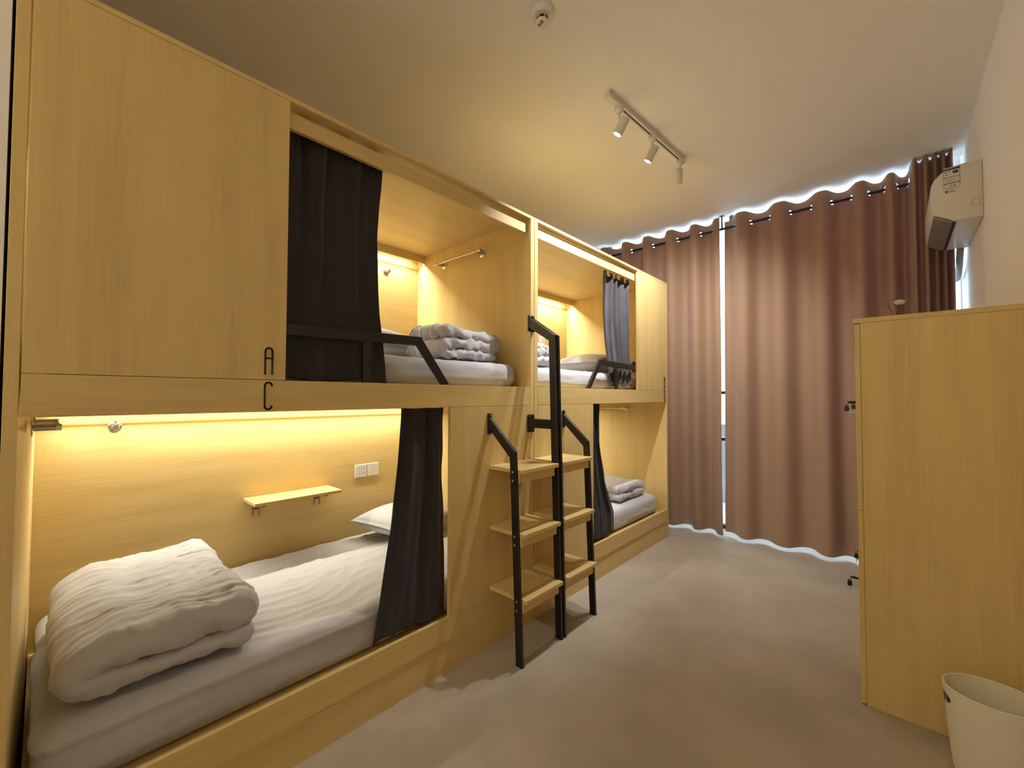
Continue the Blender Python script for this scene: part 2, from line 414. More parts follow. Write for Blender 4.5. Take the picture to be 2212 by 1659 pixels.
def mattress_disp(seed, ridge_x=None, amp=1.0):
    def f(p, n):
        if n.z < -.2: return 0
        w = nz(p.x*2.2+seed, p.y*1.6, 3.3)
        d = .006*nz(p.x*3+seed, p.y*2.2, p.z*3)
        top = max(0, n.z)
        d += amp*top*.0065*max(0, ridge(p.x*13 + w*3, p.y*2.6 + p.x*2.5 + w*2, seed) - .35)
        d += amp*top*.0035*max(0, ridge(p.x*30 + w*4, p.y*4.5 + p.x*3 + w*3, seed+9) - .3)
        d += (1-top)*(.006*nz(p.y*5+seed, p.z*12, p.x*5) + .004*max(0, ridge(p.z*26+p.y*2+seed, p.y*5, 1)-.3))
        if ridge_x is not None and n.z > .5:
            e = p.x - (ridge_x + .012*nz(p.y*3, seed, 0))
            d += .020*clamp(e/.03, 0, 1)
        return d
    return f
def mattress(label, x0, x1, y0, y1, z0, z1, seed, **k):
    o = slab(x0, x1, y0, y1, z0, z1, (.045,.05,.05), .0125, mattress_disp(seed, **k)).build('mattress', M_SHEET, angle=80)
    return tag(o, label, 'mattress', 'mattresses in the bunks')
mattress('grey sheeted mattress in the upper bunk behind the half drawn near black curtain', -1.098, -.080, .01, 1.880, 1.349, 1.478, 1.0)
mattress('grey sheeted mattress in the upper bunk behind the tall ladder stringers', -1.098, -.080, 2.000, 3.865, 1.349, 1.478, 5.0)
mattress('wrinkled pale mattress in the large lit lower bunk below letter C', -1.098, -.082, .004, 1.885, .219, .376, 9.0, ridge_x=-.755, amp=1.5)
mattress('taupe looking mattress in the lower bunk at the far end by the window curtain', -1.098, -.082, 2.000, 3.868, .219, .385, 13.0)

def pillow(label, cx, cy, cz, lx, ly, h, seed, rz=0.0, tilt=0.0):
    lx, ly = lx/2, ly/2
    def pt(u, v, s):
        u, v = u*2-1, v*2-1
        edge = max(0, (1-abs(u)**2.6))**.55 * max(0, (1-abs(v)**2.6))**.55
        pinch = 1 - .07*(1-abs(u)**2)*(abs(v)**6) ; pinch2 = 1 - .07*(1-abs(v)**2)*(abs(u)**6)
        x, y = u*lx*pinch2, v*ly*pinch
        z = s*h/2*edge + .004*nz(u*2+seed, v*2, s)*edge
        rr = max(abs(u), abs(v))
        z += s*.004*max(0, ridge(u*6+seed, v*2.5+u, s))*edge
        if s > 0: z += .010*nz(u*1.6+seed, v*1.6, 5)*edge
        c, t = math.cos(rz), math.sin(rz)
        X, Y = x*c - y*t, x*t + y*c
        return (cx+X, cy+Y, cz + z + math.sin(tilt)*x)
    n = 56; mb = MB()
    mb.grid(lambda u, v: pt(u, v, 1), n, n); mb.grid(lambda u, v: pt(1-u, v, -1), n, n)
    o = mb.build('pillow', M_DUVET, angle=80)
    bm = bmesh.new(); bm.from_mesh(o.data); bmesh.ops.remove_doubles(bm, verts=bm.verts, dist=1e-5); bm.to_mesh(o.data); bm.free()
    return tag(o, label, 'pillow', 'pillows in the bunks')
pillow('pale plump pillow in the upper bunk, half hidden by the dark curtain', -.80, 1.27, 1.615, .44, .66, .20, 2, 0, -.12)
pillow('low grey pillow behind the grey curtain of the farther upper bunk', -.50, 3.46, 1.588, .50, .72, .185, 6)
pillow('white pillow against the back wall at the curtain end of the lit lower bunk', -.83, 1.62, .498, .46, .50, .165, 11, .15)

def duvet(label, path, thick, x0, x1, seed, mat=M_DUVET, wr=1.0, nm=46, tfun=lambda s: 1.0, tip=0.0):
    """a folded duvet: a thick ribbon along path [(y, z), ...] extruded along x with crumpled cloth"""
    # resample the path smoothly
    P = [V(p) for p in path]; dense = []
    for i in range(len(P)-1):
        a, b, c, d = P[max(i-1,0)], P[i], P[i+1], P[min(i+2,len(P)-1)]
        for k in range(14):
            t = k/14
            dense.append(.5*((2*b) + (-a+c)*t + (2*a-5*b+4*c-d)*t*t + (-a+3*b-3*c+d)*t**3))
    dense.append(P[-1])
    L = [0]
    for a, b in zip(dense, dense[1:]): L.append(L[-1] + (b-a).length)
    N = max(24, int(L[-1]/.011)); pts = []
    j = 0
    for i in range(N+1):
        s = L[-1]*i/N
        while j < len(L)-2 and L[j+1] < s: j += 1
        pts.append(dense[j].lerp(dense[j+1], (s-L[j])/max(1e-9, L[j+1]-L[j])))
    loop = []
    for side in (1, -1):
        rng = range(N+1) if side == 1 else range(N, -1, -1)
        for i in rng:
            d = (pts[min(i+1,N)] - pts[max(i-1,0)]).normalized(); n = V((-d.y, d.x))
            loop.append((pts[i], n*side, i/N))
        i = N if side == 1 else 0
        d = (pts[N]-pts[N-1]).normalized() if side == 1 else (pts[0]-pts[1]).normalized()
        n0 = V((-d.y, d.x)) * (1 if side == 1 else 1)
        for k in range(1, 6):
            t = PI*k/6
            e = n0*math.cos(t) + d*math.sin(t)
            loop.append((pts[i], e, i/N))
    m = len(loop); vs = []; fs = []
    zc = sum(p.y for p in pts)/len(pts)
    for q in range(nm+1):
        v = q/nm*2-1
        e = 1 - max(0, (abs(v)-.89)/.11)**2
        T = thick/2*(.12 + .88*math.sqrt(max(0, e)))
        xx = lerp(x0, x1, q/nm)
        for (p, n, s) in loop:
            w = nz(xx*4+seed, p.x*4, p.y*5)
            en = min(s, 1-s)*L[-1]
            gath = max(0, 1-en/.10)
            d = wr*(.009*nz(xx*5+seed, p.x*5 + s*6, p.y*6) + .0075*max(0, ridge(xx*26+w*3.5, s*3.2+seed+w*.6, seed) - .25) + .0045*max(0, ridge(xx*52+w*5, s*6+seed, 3) - .3)
                    + .0030*nz(xx*26, p.x*20+s*26, p.y*26) + .006*gath*ridge(xx*40+w*3, s*20, 7))
            endf = clamp((abs(v)-.72)/.2, 0, 1)
            r = T*tfun(s) + d*(.6+.4*max(0,e)) + endf*wr*.0045*nz(p.x*34+seed, p.y*60+n.y*2, s*30+xx*12)
            y = p.x + n.x*r; z = p.y + n.y*r
            zz = z + tip*clamp(-v-.2, 0, 1)*max(0, s-.5)*2
            X = xx + .018*nz(seed, y*7, z*9)*(1 if abs(v) > .5 else .3) + endf*wr*.010*nz(y*22+seed, z*34, 4+s*8)
            vs.append((X, y, zz))
    for q in range(nm):
        for i in range(m):
            fs.append((q*m+i, q*m+(i+1)%m, (q+1)*m+(i+1)%m, (q+1)*m+i))
    # close both ends along the ribbon
    for q in (0, nm):
        for i in range(N):
            a, b = q*m+i, q*m+i+1
            c, d = q*m + (N+1+5) + (N-i), q*m + (N+1+5) + (N-i-1)
            fs.append((a, b, d, c) if q == 0 else (c, d, b, a))
        for c0 in (N, 2*N+6):
            ring = [q*m + (c0+k) % m for k in range(7)]
            fs.append(tuple(ring) if q == nm else tuple(reversed(ring)))
    o = MB().add(vs, fs).build('folded_duvet', mat, angle=80)
    return tag(o, label, 'duvet', 'folded duvets in the bunks')
# upper left: three layers wrapped round at the left
zb = 1.502
duvet('grey folded duvet stack in the upper bunk beside the oak divider, lit by the spotlight',
      [(1.80,zb+.032),(1.60,zb+.030),(1.47,zb+.036),(1.455,zb+.075),(1.53,zb+.090),(1.74,zb+.086),(1.835,zb+.098),(1.80,zb+.128),(1.60,zb+.140),(1.475,zb+.152)],
      0.050, -.55, -.20, 3, wr=1.9, nm=64)
zb = 1.510
duvet('grey folded duvet in the farther upper bunk, seen through the tall ladder stringers',
      [(2.36,zb+.030),(2.15,zb+.030),(2.065,zb+.036),(2.055,zb+.075),(2.12,zb+.088),(2.26,zb+.082),(2.31,zb+.092),(2.24,zb+.116),(2.10,zb+.136),(2.05,zb+.140)],
      0.048, -.62, -.17, 21, wr=1.7, nm=64)
zb = .434
duvet('large plump folded duvet at the near end of the lit lower bunk',
      [(.495,zb+.024),(.20,zb+.024),(.094,zb+.038),(.082,zb+.086),(.18,zb+.106),(.485,zb+.104)],
      .082, -.90, -.125, 31, wr=1.25, nm=90, tfun=lambda s: lerp(.60, 1.28, clamp((s-.38)/.25, 0, 1)), tip=.03)
zb = .408
duvet('beige folded duvet on the lower bunk at the far end by the window curtain',
      [(3.30,zb+.030),(3.60,zb+.030),(3.72,zb+.040),(3.72,zb+.076),(3.62,zb+.092),(3.30,zb+.090)],
      .055, -.62, -.15, 41, wr=1.0)

# ------------------------------------------------------------------ bunk curtains
def bunk_curtain(label, yl, yr, x, ztop, zbot, folds, amp, seed, zig=0.0, xbot=0.0, mat=None):
    def fn(u, v):
        yL, yR = pw(v, yl), pw(v, yr)
        ph = 2*PI*folds*u + 1.3*nz(u*3+seed, v*1.2, seed) + seed
        a = amp*(1.25 - .75*v)*(1 + .35*nz(u*4, v*2+seed, 2))
        w = math.sin(ph)
        X = x + a*w + .35*a*math.sin(2.3*ph+seed) + .006*(1-.6*v)*nz(u*6, v*7, seed) + xbot*v*v
        Y = lerp(yL, yR, u) + .010*math.cos(ph)*v + .006*nz(u*5+seed, v*4, 1)
        zt = ztop - zig*(.5+.5*math.sin(ph*1.0+1.0))
        Z = lerp(zt, zbot + .010*math.sin(ph*.5+seed), v)
        return (X, Y, Z)
    root = thing('bunk_curtain', label, 'curtain', (x, (yl[0][1]+yr[0][1])/2, zbot), 'curtains of the bunks')
    MB().grid(fn, 150, 90).build('curtain_cloth', mat or M_CLOTH, root, angle=80, solid=.003)
    for i in range(5):
        p = fn((i+.5)/5, 0); top = 2.3215 if ztop > 2 else ztop+.010
        MB().tube([(p[0], p[1], p[2]-.02), (p[0], p[1], min(p[2]+.006, top-.003)), (-.092 if ztop > 2 else p[0], p[1], top)], .0016, 6).build('curtain_hook', M_BLACK, root)
    return root
bunk_curtain('near black curtain drawn across the left of the upper bunk beside letter A',
    [(0,.548),(1,.556)], [(0,.975),(.35,.955),(.7,.958),(1,.985)], -.088, 2.314, 1.356, 3.0, .014, .6, 0, .034)
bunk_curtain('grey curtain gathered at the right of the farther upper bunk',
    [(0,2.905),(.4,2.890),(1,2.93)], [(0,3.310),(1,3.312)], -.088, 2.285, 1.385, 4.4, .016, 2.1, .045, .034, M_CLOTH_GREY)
bunk_curtain('dark brown curtain hanging at the right end of the lit lower bunk',
    [(0,1.082),(.25,1.066),(.55,1.030),(.85,.975),(1,.945)], [(0,1.330),(.3,1.318),(.7,1.325),(1,1.318)], -.060, 1.2405, 0.266, 2.1, .015, 4.0, 0, .018)
bunk_curtain('narrow dark curtain at the left edge of the far lower bunk',
    [(0,2.580),(1,2.590)], [(0,2.770),(.3,2.785),(.6,2.86),(.85,2.97),(1,2.965)], -.060, 1.2405, .264, 2.4, .014, 1.1, 0, .022)

# ------------------------------------------------------------------ fittings inside the bunks
def towel_bar(label, y, z, d):
    """d: direction from the wall into the bunk (+1 / -1 along y)"""
    root = thing('towel_bar', label, 'towel bar', (-.6, y, z), 'steel towel bars')
    MB().cyl((-.845, y+d*.058, z), (-.365, y+d*.058, z), .0075, n=16).build('bar', M_STEEL, root)
    for x in (-.80, -.41):
        p = MB(); p.cyl((x, y+d*.006, z), (x, y+d*.066, z), .0105, n=18); p.build('bar_post', M_STEEL, root, .001)
        MB().lathe([(.026,0),(.026,.003),(.02,.006),(.0,.0065)], (x, y+d*.0005, z), (0,d,0), 24).build('wall_flange', M_STEEL, root)
    return root
towel_bar('steel towel bar on the oak divider inside the upper bunk', 1.906, 2.225, -1)
towel_bar('steel towel bar seen end on at the left of the lit lower bunk', -.0215, 1.195, 1)
towel_bar('steel towel bar high in the far lower bunk', 3.890, 1.180, -1)
def hook(label, y, z):
    root = thing('coat_hook', label, 'hook', (XB, y, z), 'round steel coat hooks')
    MB().lathe([(.024,0),(.024,.004),(.019,.007),(.010,.008)], (XB+.0005, y, z), (1,0,0), 28).build('hook_plate', M_STEEL, root)
    MB().lathe([(.008,.006),(.008,.026),(.014,.030),(.015,.036),(.011,.042),(0,.043)], (XB, y, z), (1,0,0), 24).build('hook_knob', M_STEEL, root)
    MB().cyl((XB+.028, y, z+.006), (XB+.034, y, z+.028), .0035).build('hook_pin', M_STEEL, root)
hook('round steel coat hook on the lit back wall of the lower bunk', .229, 1.150)
hook('round steel coat hook on the back wall of the upper bunk beside the dark curtain', 1.636, 2.185)

sh = thing('wall_shelf', 'small oak shelf on the back wall of the lit lower bunk', 'shelf', (XB, 1.0, .71))
MB().box(XB+.0015, -.925, .760, 1.233, .709, .726).build('shelf_board', WY, sh, .0015)
for y in (.825, 1.165):
    b = MB()
    b.box(XB+.0005, XB+.004, y-.018, y-.014, .615, .7085); b.box(XB+.0005, XB+.004, y+.014, y+.018, .615, .7085)
    b.box(XB+.0005, XB+.003, y-.018, y+.018, .660, .7085)
    b.box(XB+.0005, XB+.165, y-.004, y+.004, .703, .7085)
    b.tube([(XB+.006,y,.655),(XB+.03,y,.668),(XB+.06,y,.690),(XB+.09,y,.695),(XB+.125,y,.688),(XB+.15,y,.698)], .0045, 8)
    b.tube([(XB+.004,y-.015,.655),(XB+.012,y,.662),(XB+.004,y+.015,.655)], .003, 6)
    br = b.build('shelf_bracket', M_BRACK, sh)
    for x in (.095, .14): MB().lathe([(.007,0),(.007,-.006),(.003,-.010),(0,-.0105)], (XB+x, y, .7085), (0,0,1), 12).build('bracket_screw', M_BRACK, br)

def socket(y, z, label):
    root = thing('wall_socket', label, 'socket', (XB, y, z), 'white wall sockets')
    MB().box(XB+.0005, XB+.0085, y-.043, y+.043, z-.043, z+.043).build('face_plate', M_WHITE, root, .003)
    h = MB(); x0, x1 = XB+.0084, XB+.0089
    for dy, dz, w, hh in ((-.012,.018,.007,.003),(.004,.018,.007,.003),(.022,.017,.003,.010),(.022,-.014,.003,.011),(-.006,-.004,.003,.007)):
        h.box(x0, x1, y+dy-w/2, y+dy+w/2, z+dz-hh/2, z+dz+hh/2)
    for sg in (-1, 1):
        h.prism([(y-.004+sg*.007-.0015, z-.020),(y-.004+sg*.007+.0015, z-.020),(y-.004+sg*.010+.0015, z-.012),(y-.004+sg*.010-.0015, z-.012)], 'x', x0, x1)
    h.build('socket_slot', M_DARK, root)
socket(1.4555, .788, 'white five pin socket on the lit back wall of the lower bunk')
bp = thing('blank_plate', 'blank white wall plate beside the socket in the lit lower bunk', 'wall plate', (XB, 1.545, .788))
MB().box(XB+.0005, XB+.0085, 1.502, 1.588, .745, .831).build('face_plate', M_WHITE, bp, .003)
socket(3.445, 1.868, 'white socket on the back wall of the farther upper bunk, glimpsed through the ladder')

# ------------------------------------------------------------------ window curtains
ZR = 2.877; YC = 4.270
# centres of the stretches where the cloth runs behind the rod
FARX = [-.99,-.71,-.467,-.221,.036,.250]
FARR = [.425,.702,1.013,1.289,1.505,1.652,1.735,1.79,1.83]
def phase_fn(cs):
    def ph(x):
        if x <= cs[0]: return 2*PI*(x-cs[0])/(cs[1]-cs[0])
        for i in range(len(cs)-1):
            if x <= cs[i+1]: return 2*PI*(i + (x-cs[i])/(cs[i+1]-cs[i]))
        return 2*PI*(len(cs)-1 + (x-cs[-1])/(cs[-1]-cs[-2]))
    return ph
def window_curtain(label, cs, xa, xb, fold, seed, bottom, tail=None, lean=None):
    ph = phase_fn(cs); root = thing('window_curtain', label, 'curtain', ((xa+xb)/2, YC, 0))
    ztop = ZR + .092
    nu = int((xb-xa)/.0065); nvv = 110
    def fn(u, v):
        x = lerp(xa, xb, u); p = ph(x); t = v**1.0
        a = .054*(1 + .25*nz(x*2, v*2, seed))
        k_ = clamp((x-tail)/.03, 0, 1) if tail else 0; a *= 1 + .0*k_
        w = math.cos(p)                       # +1: behind the rod
        w = w*(1.25-.25*w*w)
        y = YC - .105*k_ + a*w*(1-.1*v) + .012*v*nz(x*3, v*3, seed+4)
        X = x + .012*v*nz(x*2+seed, v*2, 7) + (lean(v)*clamp((x-fold)/.10, -1, 0) if lean else 0)
        z = lerp(ztop + .030*k_ + .008*nz(x*9, seed, 0) - .008*w, bottom + .008*nz(x*5, 3, seed) - .012*(1-w)*.5, v)
        return (X, y, z)
    holes = []
    x = xa
    yy = lambda x_: fn((x_-xa)/(xb-xa), .045)[1] - YC
    while x < xb-.004:
        x2 = x + .002
        if yy(x)*yy(x2) < 0: holes.append((x+x2)/2)
        x = x2
    def keep(u, v):
        p = V(fn(u, v))
        if v > .06: return True
        for h in holes:
            q = V((h, YC, ZR))
            if (p-q).length < .021 or (abs(p.x-h) < .007 and abs(p.z-ZR) < .019): return False
        return True
    # finer rows near the top
    def fv(v): return v*.10/.35 if v < .35 else lerp(.10, 1, (v-.35)/.65)
    MB().grid(lambda u, v: fn(u, fv(v)), nu, nvv, lambda u, v: keep(u, fv(v))).build('curtain_cloth', M_WCLOTH, root, angle=80)
    for h in holes:
        u = (h-xa)/(xb-xa); d = V(fn(min(1,u+.004), .02)) - V(fn(max(0,u-.004), .02)); d.z = 0
        n = V((-d.y, d.x, 0)).normalized()
        MB().torus((h, YC, ZR), n, .0225, .003).build('grommet', M_BRACK, root)
    return root
window_curtain('taupe window curtain on the left, reddish where daylight shows through', FARX, -.93, .380, .30, 1.0, .032)
window_curtain('wide taupe window curtain on the right, bunched beside the air conditioner', FARR, .397, 1.895, .50, 5.0, .036, tail=1.675, lean=lambda v: .022*v)
cr = thing('curtain_rod', 'black curtain rod across the window below the ceiling', 'curtain rod', (.5, YC, ZR))
MB().cyl((-.98, YC, ZR), (1.951, YC, ZR), .0115, n=20).build('rod', M_BLACK, cr)
for x in (-.96, .388):
    b = MB(); b.box(x-.006, x+.006, YC-.006, YC+.006, ZR+.010, H-.0015); b.box(x-.02, x+.02, YC-.02, YC+.02, H-.006, H-.0005)
    b.build('rod_bracket', M_BLACK, cr)

# ------------------------------------------------------------------ ceiling fittings
tl = thing('track_light', 'white ceiling track with three cylindrical spotlights', 'track light', (.44, 2.57, H))
A, B = V((.409, 2.086, 0)), V((.473, 3.050, 0)); D = (B-A).normalized(); S = V((D.y, -D.x, 0))
def along(t, s, z): p = A + D*t + S*s; return (p.x, p.y, z)
Lt = (B-A).length
def obox(mb, t0, t1, s0, s1, z0, z1):
    mb.add([along(t0,s0,z0),along(t1,s0,z0),along(t1,s1,z0),along(t0,s1,z0),along(t0,s0,z1),along(t1,s0,z1),along(t1,s1,z1),along(t0,s1,z1)],
           [(0,3,2,1),(4,5,6,7),(0,1,5,4),(1,2,6,5),(2,3,7,6),(3,0,4,7)])
t = MB(); zb = 2.972
obox(t, 0, Lt, -.017, -.006, zb, H-.0005); obox(t, 0, Lt, .006, .017, zb, H-.0005); obox(t, 0, Lt, -.0065, .0065, H-.010, H-.0006)
t.build('track', M_WHITE, tl)
t = MB(); obox(t, .1, Lt-.02, -.0058, .0058, zb+.010, H-.0101); t.build('track_slot', M_DARK, tl)
t = MB(); obox(t, -.012, .105, -.0185, .0185, zb-.004, H-.0006); t.build('feed_connector', M_WHITE, tl, .002)
t = MB(); obox(t, Lt-.002, Lt+.006, -.0185, .0185, zb-.002, H-.0006); t.build('end_cap', M_WHITE, tl, .002)
def spotlight(tpos, top, aim, power, size, lit=True, lens=True):
    base = V(along(tpos, 0, zb)); ax = V(aim).normalized()
    hd = MB(); hd.lathe([(.026,0),(.026,-.022),(.016,-.036),(.009,-.040)], (base.x, base.y, zb+.001), (0,0,1), 28)
    h = hd.build('spotlight', M_WHITE, tl)
    c0 = V(top); c1 = c0 + ax*.098
    arm = MB(); mid = c0 + ax*.030
    arm.tube([(base.x, base.y, zb-.035), (base.x, base.y, zb-.055), tuple(lerp(base.x, mid.x, .5) if k == 0 else (lerp(base.y, mid.y, .5) if k == 1 else lerp(zb-.055, mid.z, .6)) for k in range(3)), tuple(mid)], .008, 10)
    arm.build('swivel_arm', M_WHITE, h)
    can = MB(); can.lathe([(0,0),(.024,0),(.0265,.003),(.0265,.098),(.0235,.098),(.0225,.088)], c0, ax, 32); 
    can.build('lamp_can', M_WHITE, h)
    MB().lathe([(.0222,.089),(.010,.0892),(0,.0893)], c0, ax, 28).build('lamp_lens', M_LENS, h)
    L = bpy.data.lights.new('spot_beam', 'SPOT'); L.energy = power; L.color = SPOT_COL; L.spot_size = math.radians(size); L.spot_blend = 1.0
    L.shadow_soft_size = .014
    ob = bpy.data.objects.new('spot_beam', L); COL.objects.link(ob)
    ob.location = V(c0 + ax*.1005) ; ob.rotation_euler = ax.to_track_quat('-Z', 'Y').to_euler()
    off = V((0,0,0)); p = h
    while p is not None: off += p.location; p = p.parent
    ob.location -= off; ob.parent = h
PW = 122*K_SPOT
spotlight(.118, (.458, 2.204, 2.893), (-.50, -.12, -.85), PW, 80)
spotlight(.512, (.468, 2.585, 2.893), (-.52, -.06, -.85), PW, 80)
spotlight(.912, (.478, 2.956, 2.893), (-.25, .50, -.83), PW*1.2, 125)

cl = thing('fill_lamp', 'round white fill lamp, added unseen overhead behind the viewpoint', 'added fill lamp', (.11, -1.78, H))  # unseen lamp, added to give the room its even fill light
MB().lathe([(0,-.0005),(.095,-.0005),(.095,-.022),(.091,-.024)], (.11,-1.78,H), (0,0,1), 48).build('fill_lamp_base', M_WHITE, cl)
MB().lathe([(.090,-.0245),(.091,-.05),(.085,-.068),(.06,-.082),(0,-.087)], (.11,-1.78,H), (0,0,1), 48).build('fill_lamp_shade', emit('fill_lamp_glow', (1,.86,.62,1), 400*K_FILL), cl)

sd = thing('smoke_detector', 'round white smoke detector on the ceiling', 'smoke detector', (.445, 1.445, H))
MB().lathe([(.0,-.0005),(.050,-.0005),(.052,-.006),(.052,-.020),(.044,-.030),(.030,-.033)], (.445,1.445,H), (0,0,1), 40).build('detector_base', M_WHITE, sd)
MB().lathe([(.0245,-.030),(.0235,-.046)], (.445,1.445,H), (0,0,1), 32).build('sensing_chamber', M_DARK, sd)
rb = MB()
for i in range(6):
    a_ = 2*PI*i/6 + .58
    p = V((.445+.0255*math.cos(a_), 1.445+.0255*math.sin(a_), 0))
    rb.cyl((p.x,p.y,H-.031), (p.x,p.y,H-.047), .0022, n=8)
rb.build('cage_rib', M_WHITE, sd)
MB().lathe([(.027,-.046),(.028,-.050),(.026,-.058),(.016,-.062),(0,-.0625)], (.445,1.445,H), (0,0,1), 32).build('detector_cap', M_WHITE, sd)
dm = MB(); dm.lathe([(.007,-.0605),(.006,-.0635),(0,-.064)], (.452,1.432,H), (0,0,1), 14)
dm.build('indicator_lamp', plain('brown_plastic', (.10,.04,.02,1), .4), sd)
MB().lathe([(.008,-.0605),(.007,-.0632),(0,-.0635)], (.436,1.437,H), (0,0,1), 14).build('test_button', plain('tan_plastic', (.22,.12,.07,1), .5), sd)

# ------------------------------------------------------------------ air conditioner
ac = thing('air_conditioner', 'white wall mounted air conditioner high on the right wall', 'air conditioner', (XW, 3.8, 2.29))
ya, yb = 3.42, 4.08
prof = [(XW-.001,2.606),(1.880,2.607),(1.830,2.600),(1.790,2.578),(1.762,2.546),(1.750,2.515),(1.749,2.420),(1.7535,2.346),(1.800,2.318),(1.842,2.291),(XW-.001,2.289)]
MB().prism(prof, 'y', ya, yb).build('ac_body', M_ACW, ac, .004, angle=25)
MB().prism([(1.756,2.3385),(1.798,2.3125),(1.832,2.2915),(1.830,2.2865),(1.795,2.3035),(1.757,2.331)], 'y', ya+.003, yb-.03).build('louver_flap', M_GREY, ac, .001)
MB().prism([(1.836,2.2925),(1.848,2.2895),(1.848,2.2870),(1.836,2.2880)], 'y', ya+.02, yb-.03).build('outlet_slot', M_DARK, ac)
lb = MB().box(1.800, 1.867, ya-.0012, ya-.0004, 2.480, 2.600).build('rating_sticker', plain('sticker_paper', (.66,.63,.58,1), .6), ac)
ik = MB(); y0, y1 = ya-.0018, ya-.0013
for z0, z1 in ((2.5835,2.596),(2.543,2.5455),(2.507,2.511),(2.480,2.4815)): ik.box(1.8012, 1.8658, y0, y1, z0, z1)
for x in (1.8005, 1.8650): ik.box(x, x+.0012, y0, y1, 2.481, 2.599)
for x0, x1, z0, z1 in ((1.808,1.813,2.571,2.577),(1.818,1.828,2.5745,2.5775),(1.808,1.816,2.560,2.564),(1.838,1.860,2.562,2.578),(1.826,1.834,2.492,2.496),(1.838,1.848,2.492,2.496),(1.812,1.850,2.528,2.5295),(1.812,1.846,2.520,2.5215)):
    ik.box(x0, x1, y0, y1, z0, z1)
ik.build('sticker_print', M_INK, lb)
ik = MB(); y0, y1 = ya-.0010, ya-.0004
ik.box(1.807, 1.815, y0, y1, 2.458, 2.470)
for z in (2.468, 2.4635, 2.459): ik.box(1.817, 1.846, y0, y1, z-.0006, z+.0006)
for (x0,x1,z0,z1) in ((1.907,1.940,2.395,2.3962),(1.907,1.940,2.358,2.3592),(1.906,1.9072,2.362,2.392),(1.940,1.9412,2.362,2.392)): ik.box(x0,x1,y0,y1,z0,z1)
ik.build('printed_mark', M_INK, ac)
MB().tube([(1.915,4.08,2.289),(1.915,4.12,2.25),(1.918,4.20,2.20),(1.921,4.31,2.16),(1.921,4.42,2.15)], .018, 14).build('drain_hose', M_GREY, ac)

# ------------------------------------------------------------------ lockers
lk = thing('locker', 'tall light oak locker cabinet along the right wall', 'locker', (1.70, 3.1, 0))
LY0, LY1 = 2.355, 3.655
MB().box(1.445, XW-.003, LY0-.001, LY1, 1.617, 1.637).build('top_board', WX, lk, .0012)
MB().box(1.4685, XW-.003, LY0, LY0+.018, 0, 1.6165).build('side_panel', WZ, lk, .001)
MB().box(1.4685, XW-.003, LY1-.018, LY1, 0, 1.6165).build('side_panel', WZ, lk, .001)
MB().box(XW-.018, XW-.003, LY0+.0185, LY1-.0185, 0, 1.6165).build('back_panel', WZ, lk)
MB().box(1.472, XW-.019, LY0+.0185, LY1-.0185, .045, .063).build('bottom_board', WX, lk)
MB().box(1.475, 1.490, LY0+.0185, LY1-.0185, 0, .0445).build('plinth', WY, lk)
ncol = 3; w = (LY1-LY0)/ncol
for c in range(ncol):
    for r, (z0, z1) in enumerate(((.006,.812),(.8155,1.612))):
        a, b = LY0+c*w+.001, LY0+(c+1)*w-.001
        # door with a finger notch cut along its near upper edge
        d = MB().prism([(a,z0),(b,z0),(b,z1),(a+.13,z1),(a+.115,z1-.012),(a+.02,z1-.012),(a+.005,z1),(a,z1)], 'x', 1.449, 1.4675).build('door', WZ, lk, .001)
        n = MB().box(1.4482, 1.4488, a+.004, a+.07, z1-.10, z1-.018).build('door_notch', M_DARK, d)
        yk, zk = (a+.094 if r else a+.094 + (0 if c == 0 else .0), 1.262 if r else .480)
        MB().lathe([(.011,0),(.011,.004),(.008,.006),(0,.006)], (1.4489, yk, zk), (-1,0,0), 16).build('lock', M_STEEL, d)
        MB().box(1.420, 1.449, yk-.006, yk+.006, zk-.034, zk-.029).build('pull_tab', M_WHITE, d, .001)
        k = MB()
        k.lathe([(.0,-.004),(.011,-.004),(.013,-.002),(.013,.002),(.011,.004),(0,.004)], (1.427, yk, zk+.012), (0,.2,1), 18)
        k.box(1.424, 1.447, yk-.002, yk+.002, zk+.008, zk+.014)
        k.build('key_head', M_BLACK, d)
        f = MB()
        fx, fz = 1.412, zk-.016
        f.prism([(fx-.0075,fz-.012),(fx+.0075,fz-.012),(fx+.009,fz+.002),(fx+.005,fz+.012),(fx-.005,fz+.012),(fx-.009,fz+.002)], 'y', yk-.003, yk+.003)
        f.torus((fx, yk, fz+.013), (0,1,0), .005, .0014, 16, 6)
        f.build('spare_key_fob', M_BLACK, d)
        if r == 0: MB().box(fx-.0015, fx+.0015, yk-.001, yk+.001, fz-.034, fz-.012).build('key_blade', M_STEEL, d)

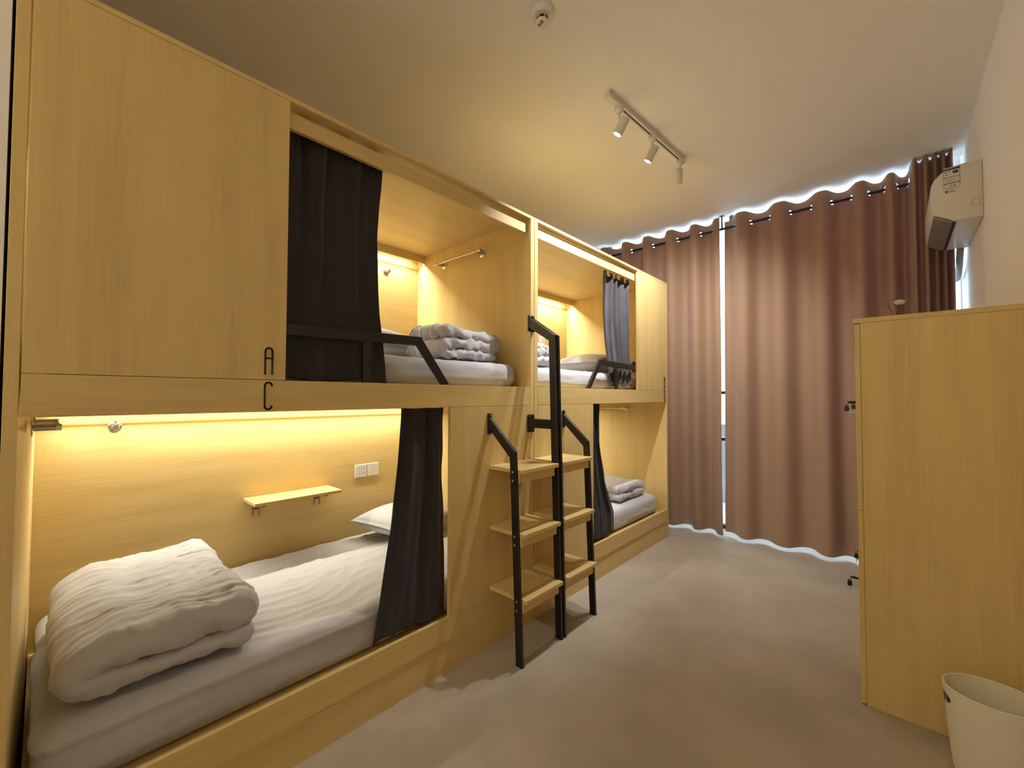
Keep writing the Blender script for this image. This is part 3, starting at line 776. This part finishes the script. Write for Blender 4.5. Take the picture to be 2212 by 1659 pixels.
fl = thing('flower_vase', 'white flower and a bare twig standing on top of the oak locker', 'flower', (1.59, 2.8, 1.637))
MB().lathe([(.0,.0005),(.016,.0005),(.019,.010),(.017,.030),(.009,.044),(.011,.050),(.008,.050),(.006,.040),(0,.036)], (1.587,2.8,1.637), (0,0,1), 24).build('vase', M_WHITE, fl)
M_STEM = plain('brown_stem', (.06,.03,.02,1), .7)
MB().tube([(1.586,2.8,1.678),(1.590,2.8,1.715),(1.599,2.8,1.750)], .0016, 8).build('flower_stem', M_STEM, fl)
MB().tube([(1.586,2.8,1.678),(1.575,2.8,1.708),(1.555,2.8,1.757)], .0016, 8).build('twig', M_STEM, fl)
fb = MB()
for ring, (nn, rr, zz, ln) in enumerate(((9,.006,1.754,.017),(8,.004,1.759,.014),(6,.002,1.763,.010))):
    for i in range(nn):
        a_ = 2*PI*i/nn + ring*.4
        def pet(u, v, a_=a_, rr=rr, zz=zz, ln=ln):
            wv = (v-.5)*2; s = math.sin(PI*(.12+.8*u))*.0065
            d = rr + ln*u; lx = wv*s
            return (1.600+d*math.cos(a_)-lx*math.sin(a_), 2.8+d*math.sin(a_)+lx*math.cos(a_), zz+.008*u*u-.004*(1-abs(wv))+.004*u)
        fb.grid(pet, 6, 4)
fb.build('flower_head', plain('white_petal', (.85,.80,.66,1), .7), fl, angle=80, solid=.0008)

# ------------------------------------------------------------------ waste bin
bx, by = 1.803, 2.160
wb = thing('waste_bin', 'cream plastic waste bin standing against the locker side', 'bin', (bx, by, 0))
def bin_r(h): return pw(h, [(0,.080),(.012,.090),(.03,.095),(.15,.106),(.30,.116)])
def wall(u, v, off):
    h = v*.30; t_ = 2*PI*u; r = bin_r(h)-off
    return (bx + r*1.03*math.cos(t_), by + r*.88*math.sin(t_), .0008 + h)
def hole(u, v):
    a_ = (u*2*PI - PI - .22)*.112; z = v*.30-.254
    return (a_/.030)**2 + (z/.0165)**2 > 1
m = MB(); m.grid(lambda u, v: wall(u, v, 0), 240, 120, hole); m.grid(lambda u, v: wall(1-u, v, .003), 240, 120, lambda u, v: hole(1-u, v))
n = 60
m.add([wall(i/n, 0, 0) for i in range(n)], [tuple(range(n))]); m.add([tuple(V(wall(i/n, 0, .003))+V((0,0,.003))) for i in range(n)], [tuple(range(n))])
m.raw = True
m.build('bin_body', M_BIN, wb, angle=50)
rm = MB(); pts = [wall(i/72, 1, .0015) for i in range(73)]
rm.tube(pts, .0028, 10); rm.build('bin_rim', M_BIN, wb)
hb = MB()
def hfill(u, v):
    t_ = PI+.22 + (u-.5)*2*.032/.112; h = .254 + (v-.5)*2*.0175; r = bin_r(h)-.006
    return (bx + r*1.03*math.cos(t_), by + r*.88*math.sin(t_), h)
hb.grid(hfill, 10, 6); hb.build('handle_hole', M_DARK, wb)

# ------------------------------------------------------------------ world, camera, view
w = bpy.data.worlds.new('daylight'); SC.world = w; w.use_nodes = True
bg = w.node_tree.nodes['Background']; bg.inputs['Color'].default_value = (.62,.80,1.0,1); bg.inputs['Strength'].default_value = 8*K_SKY

cam = bpy.data.cameras.new('camera'); co = bpy.data.objects.new('camera', cam); COL.objects.link(co)
f = 915.80; yaw, pi_, ro = math.radians(42.0778), math.radians(1.5637), math.radians(.1704)
F = V((-math.sin(yaw)*math.cos(pi_), math.cos(yaw)*math.cos(pi_), math.sin(pi_)))
R0 = V((math.cos(yaw), math.sin(yaw), 0)); U0 = R0.cross(F)
R = R0*math.cos(ro) + U0*math.sin(ro); U = -R0*math.sin(ro) + U0*math.cos(ro)
co.matrix_world = Matrix(((R.x,U.x,-F.x,1.2118*1.3),(R.y,U.y,-F.y,0),(R.z,U.z,-F.z,1.3),(0,0,0,1)))
cam.sensor_fit = 'HORIZONTAL'; cam.sensor_width = 36; cam.lens = f*36/2212; cam.clip_start = .02
SC.camera = co
SC.view_settings.view_transform = 'Standard'; SC.view_settings.look = 'None'
SC.view_settings.exposure = 0.0; SC.view_settings.gamma = 1.0; SC.view_settings.use_curve_mapping = False
SC.cycles.use_denoising = True
SC.cycles.max_bounces = 12; SC.cycles.diffuse_bounces = 8; SC.cycles.transparent_max_bounces = 8
SC.cycles.sample_clamp_indirect = 6; SC.cycles.caustics_reflective = False; SC.cycles.caustics_refractive = False
